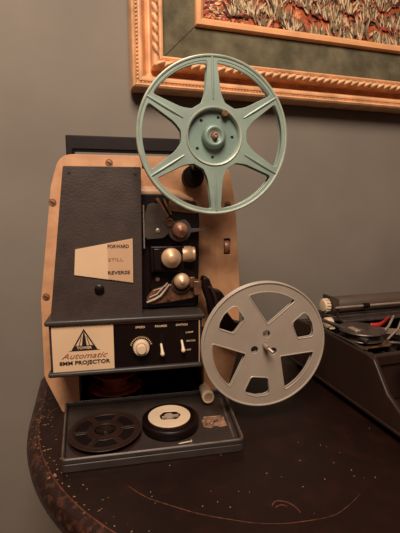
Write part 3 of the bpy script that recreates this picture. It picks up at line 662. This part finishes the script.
# brown reel inside the opening
br = empty('brown_film_reel', PW(-0.0300, 0.0365, 0), PR, 'amber brown film reel lying flat in the opening under the control box', 'film reel')
bm = NB(); lathe(bm, [(0.006, 0.0), (0.0345, 0.0), (0.0348, 0.0008), (0.0345, 0.0016), (0.006, 0.0016)], (0, 0, 0), 'z', 56); finish('flange', bm, AMBER, br)
bm = NB(); lathe(bm, [(0.006, 0.0016), (0.0305, 0.0016), (0.0305, 0.0120), (0.006, 0.0120)], (0, 0, 0), 'z', 56); finish('wound_film', bm, BLACKM, br)
bm = NB(); lathe(bm, [(0.006, 0.0120), (0.0340, 0.0120), (0.0348, 0.0126), (0.0340, 0.0136), (0.0300, 0.0138), (0.0290, 0.0130), (0.0200, 0.0130), (0.0190, 0.0140), (0.0170, 0.0140), (0.016, 0.0130), (0.006, 0.0130)], (0, 0, 0), 'z', 56); finish('flange', bm, AMBER, br)
bm = NB(); lathe(bm, [(0.0155, 0.0130), (0.0155, 0.0300), (0.0140, 0.0310), (0, 0.0310)], (0, 0, 0), 'z', 40); finish('hub', bm, AMBER, br)
bm = NB(); lathe(bm, [(0.0, 0.0300), (0.0280, 0.0300), (0.0288, 0.0308), (0.0280, 0.0318), (0.0220, 0.0318), (0.0215, 0.0312), (0, 0.0312)], (0, 0, 0), 'z', 56); finish('hub_flange', bm, AMBER, br)
# nail
nl = empty('nail', PW(0.0400, -0.1015, ft + 0.0011), PR, 'small steel nail lying in the tray in front of the black film roll', 'nail')
bm = NB(); M = Matrix.Rotation(0.12, 4, 'Z') @ Matrix.Rotation(PI / 2, 4, 'Y'); lathe(bm, [(0, -0.0075), (0.0004, -0.006), (0.0009, -0.003), (0.0010, 0.006)], M=M, n=12); finish('shaft', bm, STEEL, nl)
bm = NB(); lathe(bm, [(0.0010, 0.006), (0.0022, 0.0062), (0.0022, 0.0070), (0, 0.0073)], M=M, n=14); finish('nail_head', bm, STEEL, nl)
# metal clip
cl = empty('metal_clip', PW(0.0765, -0.0705, ft), PR - 0.05, 'small crumpled brown metal clip lying at the right end of the tray', 'clip')
bm = NB(); plate(bm, rpoly([(-0.012, -0.007), (-0.004, -0.010), (0.001, -0.006), (0.006, -0.0095), (0.0135, -0.0075), (0.0125, 0.004), (0.0105, 0.0085), (-0.006, 0.0090), (-0.0125, 0.0060)], 0.0012, 3), [circ(0.0, 0.0015, 0.0022, 14), rpoly([(-0.009, -0.003), (-0.004, -0.003), (-0.004, -0.001), (-0.009, -0.001)], .0005, 2)], 0.0, 0.0012, plane='XY'); finish('base_plate', bm, CLIPM, cl, bevel=0.0003)
bm = NB(); box(bm, -0.0105, 0.0095, 0.0045, 0.0062, 0.0012, 0.0050); box(bm, -0.009, -0.0075, -0.005, 0.005, 0.0012, 0.0040); box(bm, 0.004, 0.0120, -0.002, 0.0005, 0.0012, 0.0045, M=Matrix.Rotation(0.3, 4, 'Z')); tube(bm, [(-0.004, -0.006, 0.002), (0.0, -0.002, 0.005), (0.007, 0.002, 0.005), (0.010, 0.007, 0.002)], 0.0010, 8)
finish('folded_tab', bm, CLIPM, cl, bevel=0.0003)

# ------------------------------------------------------------------ typewriter
tw = empty('typewriter', (0.45, 0.38, 0.0), 0, 'dark brown portable typewriter with red ribbon at the right edge of the table', 'typewriter')
def tp(name, bm, m, **k):
    o = finish(name, bm, m, tw, **k); o.matrix_parent_inverse = Matrix.Translation((-0.45, -0.38, 0)); return o
TB = 0.2985; TBR = 0.6015
def side(bm, s):
    """side wall; s=+1 left, -1 right"""
    xb = TB if s > 0 else TBR; xt = xb + s * 0.0105; th = s * 0.006
    prof = [(0.215, 0.020), (0.255, 0.0225), (0.290, 0.027), (0.318, 0.041), (0.346, 0.0690), (0.356, 0.0705), (0.400, 0.0720), (0.455, 0.0735), (0.520, 0.0700)]
    n = 4; grid = []
    for y, z in prof:
        row = []
        for j in range(n + 1):
            t = j / n; zz = 0.010 + (z - 0.010) * t
            row.append(Vector((xb + (xt - xb) * ((zz - .010) / 0.062), y, zz)))
        grid.append(row)
    A = [[bm.verts.new(p) for p in r] for r in grid]; B = [[bm.verts.new(p + Vector((th, 0, 0))) for p in r] for r in grid]
    for i in range(len(prof) - 1):
        for j in range(n):
            bm.faces.new((A[i][j], A[i + 1][j], A[i + 1][j + 1], A[i][j + 1])); bm.faces.new((B[i][j], B[i][j + 1], B[i + 1][j + 1], B[i + 1][j]))
        bm.faces.new((A[i][n], A[i + 1][n], B[i + 1][n], B[i][n])); bm.faces.new((A[i][0], B[i][0], B[i + 1][0], A[i + 1][0]))
    for i in (0, -1):
        for j in range(n): bm.faces.new((A[i][j], A[i][j + 1], B[i][j + 1], B[i][j]))
bm = NB(); side(bm, 1); tp('side_panel', bm, TWSHELL, bevel=0.0018, seg=3)
bm = NB(); side(bm, -1); tp('side_panel', bm, TWSHELL, bevel=0.0018, seg=3)
bm = NB(); box(bm, TB - 0.0015, TBR + 0.0015, 0.213, 0.522, 0.0075, 0.0115); tp('base_rim', bm, TWSHELL, bevel=0.0012, seg=3)
bm = NB(); box(bm, TB + 0.008, TBR - 0.008, 0.216, 0.234, 0.0115, 0.024); tp('front_bar', bm, TWSHELL, bevel=0.003, seg=3)
bm = NB(); box(bm, TB + 0.012, TBR - 0.012, 0.512, 0.520, 0.0115, 0.068); tp('rear_panel', bm, TWSHELL, bevel=0.002)
bm = NB(); box(bm, 0.312, 0.588, 0.348, 0.356, 0.058, 0.0708); box(bm, 0.312, 0.588, 0.351, 0.355, 0.012, 0.058); tp('cross_bar', bm, TWSHELL, bevel=0.0016, seg=3)
bm = NB(); box(bm, 0.3145, 0.3185, 0.356, 0.50, 0.0655, 0.0690); box(bm, 0.3105, 0.3130, 0.36, 0.49, 0.0735, 0.0750); tp('side_rail', bm, DKSTEEL, bevel=0.0006)
for fx, fy in ((0.315, 0.235), (0.585, 0.235), (0.315, 0.50), (0.585, 0.50)):
    bm = NB(); lathe(bm, [(0, 0), (0.009, 0), (0.010, 0.004), (0.008, 0.0078), (0, 0.0078)], (fx, fy, 0), 'z', 20); tp('foot', bm, BLACKM)
# keys
for r_ in range(4):
    for c_ in range(10):
        x = 0.327 + c_ * 0.0240 + (r_ % 2) * 0.008 + (0.006 if r_ > 1 else 0); y = 0.255 + r_ * 0.0235; z = 0.043 + r_ * 0.0085
        bm = NB(); lathe(bm, [(0.0, 0.0), (0.0070, 0.0), (0.0076, 0.001), (0.0074, 0.0035), (0.0064, 0.0042), (0.004, 0.0034), (0, 0.0030)], (x, y, z), 'z', 18)
        box(bm, x - 0.0012, x + 0.0012, y - 0.001, y + 0.001, 0.016, z + 0.001)
        tp('key', bm, BLACK)
bm = NB(); box(bm, 0.36, 0.54, 0.236, 0.246, 0.026, 0.032); box(bm, 0.37, 0.374, 0.239, 0.243, 0.011, 0.027); box(bm, 0.526, 0.53, 0.239, 0.243, 0.011, 0.027); tp('space_bar', bm, BLACK, bevel=0.0012)
# type basket
bc = Vector((0.450, 0.412, 0.070))
for i in range(44):
    a = math.radians(200 + 140 * i / 43); r0, r1 = 0.030, 0.078
    p0 = bc + Vector((math.cos(a) * r0, math.sin(a) * r0 * 0.7 + 0.02, -0.006)); p1 = bc + Vector((math.cos(a) * r1, math.sin(a) * r1 * 0.55 + 0.02, 0.004))
    bm = NB(); tube(bm, [p0, p1], 0.0008, 6)
    d = (p1 - p0).normalized(); box(bm, p1.x - 0.0012, p1.x + 0.0012, p1.y - 0.0022, p1.y + 0.0022, p1.z - 0.0015, p1.z + 0.0055)
    tp('type_bar', bm, STEEL)
bm = NB(); 
for r_, zz in ((0.081, 0.058), (0.088, 0.063)):
    tube(bm, [(bc.x + r_ * math.cos(math.radians(195 + 150 * i / 24)), bc.y + 0.02 + r_ * 0.55 * math.sin(math.radians(195 + 150 * i / 24)), zz) for i in range(25)], 0.0022, 8)
tp('type_rest', bm, DKSTEEL)
bm = NB(); box(bm, 0.314, 0.586, 0.358, 0.508, 0.030, 0.040); tp('mechanism_floor', bm, BLACKM, smooth=False)
bm = NB()
for i in range(9): box(bm, 0.316 + i * 0.012, 0.318 + i * 0.012, 0.360, 0.50, 0.040, 0.052 + 0.003 * (i % 3))
tp('linkage', bm, DKSTEEL, smooth=False)
# ribbon spools
for sx in (0.345, 0.555):
    bm = NB(); lathe(bm, [(0, 0.040), (0.006, 0.040), (0.006, 0.070), (0.027, 0.070), (0.0275, 0.0708), (0.027, 0.0716), (0.022, 0.0718), (0.022, 0.0800), (0.0290, 0.0802), (0.0298, 0.0810), (0.0290, 0.0822), (0.020, 0.0826), (0.009, 0.0824), (0.007, 0.0845), (0.003, 0.0850), (0, 0.0850)], (sx, 0.412, 0), 'z', 40)
    sp = tp('ribbon_spool', bm, DKSTEEL)
    bm = NB(); plate(bm, rpoly([(sx - 0.034, 0.385), (sx + 0.03, 0.385), (sx + 0.034, 0.420), (sx + 0.02, 0.444), (sx - 0.02, 0.444), (sx - 0.034, 0.425)], 0.012, 5), [], 0.0640, 0.0660, plane='XY'); tp('spool_cup', bm, BROWNM, bevel=0.0006)
bm = NB(); pts = spl([(0.364, 0.418), (0.376, 0.417), (0.390, 0.424), (0.404, 0.434), (0.418, 0.444)], 6); v = [[bm.verts.new((p.x, p.y, z)) for p in pts] for z in (0.0790, 0.0860)]
for i in range(len(pts) - 1): bm.faces.new((v[0][i], v[0][i + 1], v[1][i + 1], v[1][i]))
rb = tp('ribbon', bm, RED, label='red typewriter ribbon'); sm = rb.modifiers.new('t', 'SOLIDIFY'); sm.thickness = 0.0008
bm = NB(); tube(bm, [(0.360, 0.395, 0.075), (0.385, 0.408, 0.083), (0.415, 0.432, 0.088)], 0.0016, 8); tube(bm, [(0.366, 0.388, 0.073), (0.395, 0.402, 0.080), (0.425, 0.426, 0.088)], 0.0013, 8)
tp('ribbon_guide', bm, STEEL)
bm = NB(); tube(bm, [(0.305, 0.455, 0.088), (0.318, 0.425, 0.084), (0.326, 0.405, 0.080), (0.333, 0.385, 0.074)], [0.002, 0.0028, 0.0028, 0.004], 10); tp('ribbon_lever', bm, DKSTEEL)
bm = NB(); box(bm, 0.326, 0.334, 0.399, 0.416, 0.0795, 0.0850); tp('latch', bm, STEEL, bevel=0.0012)
# carriage
bm = NB(); lathe(bm, [(0, 0), (0.0118, 0), (0.0124, 0.001), (0.0124, 0.207), (0.0118, 0.208), (0, 0.208)], (0.350, 0.488, 0.0955), 'x', 40); tp('platen', bm, RUBBER)
for kx, s in ((0.346, -1), (0.562, 1)):
    bm = NB(); pr_ = [(0.0035, 0), (0.0085, 0.0005), (0.0092, 0.0015), (0.0092, 0.0085), (0.0085, 0.010), (0.004, 0.0105), (0, 0.0105)]
    M = Matrix.Translation((kx, 0.488, 0.0955)) @ Matrix.Rotation(PI / 2 * s, 4, 'Y'); lathe(bm, pr_, M=M, n=24)
    for i in range(14):
        box(bm, 0.0088, 0.0108, -0.0011, 0.0011, 0.0015, 0.0075, M=M @ Matrix.Rotation(2 * PI * i / 14, 4, 'Z'))
    tp('platen_knob', bm, IVORY, bevel=0.0003, label='ivory toothed knob')
bm = NB(); lathe(bm, [(0, 0), (0.007, 0.0005), (0.0078, 0.002), (0.0078, 0.010), (0.005, 0.011), (0, 0.011)], M=Matrix.Translation((0.335, 0.462, 0.0770)) @ Matrix.Rotation(-PI / 2, 4, 'Y'), n=20); box(bm, 0.328, 0.336, 0.455, 0.468, 0.0690, 0.0710); tp('carriage_release', bm, IVORY, bevel=0.0004)
bm = NB(); tube(bm, [(0.340, 0.462, 0.098), (0.555, 0.462, 0.098)], 0.0017, 10); tp('paper_bail', bm, STEEL)
for bx in (0.392, 0.5):
    bm = NB(); lathe(bm, [(0, -0.005), (0.0035, -0.005), (0.004, 0), (0.0035, 0.005), (0, 0.005)], (bx, 0.462, 0.098), 'x', 16); tp('bail_roller', bm, BLACKM)
bm = NB(); box(bm, 0.338, 0.562, 0.468, 0.508, 0.076, 0.0835); box(bm, 0.3465, 0.3495, 0.466, 0.504, 0.0835, 0.1100); box(bm, 0.5585, 0.5615, 0.466, 0.504, 0.0835, 0.1100); box(bm, 0.35, 0.56, 0.503, 0.507, 0.083, 0.104); tp('carriage', bm, DKSTEEL, bevel=0.0010)
bm = NB(); box(bm, 0.35, 0.56, 0.455, 0.466, 0.0760, 0.0800); tp('carriage_rail', bm, DKSTEEL, bevel=0.0010)
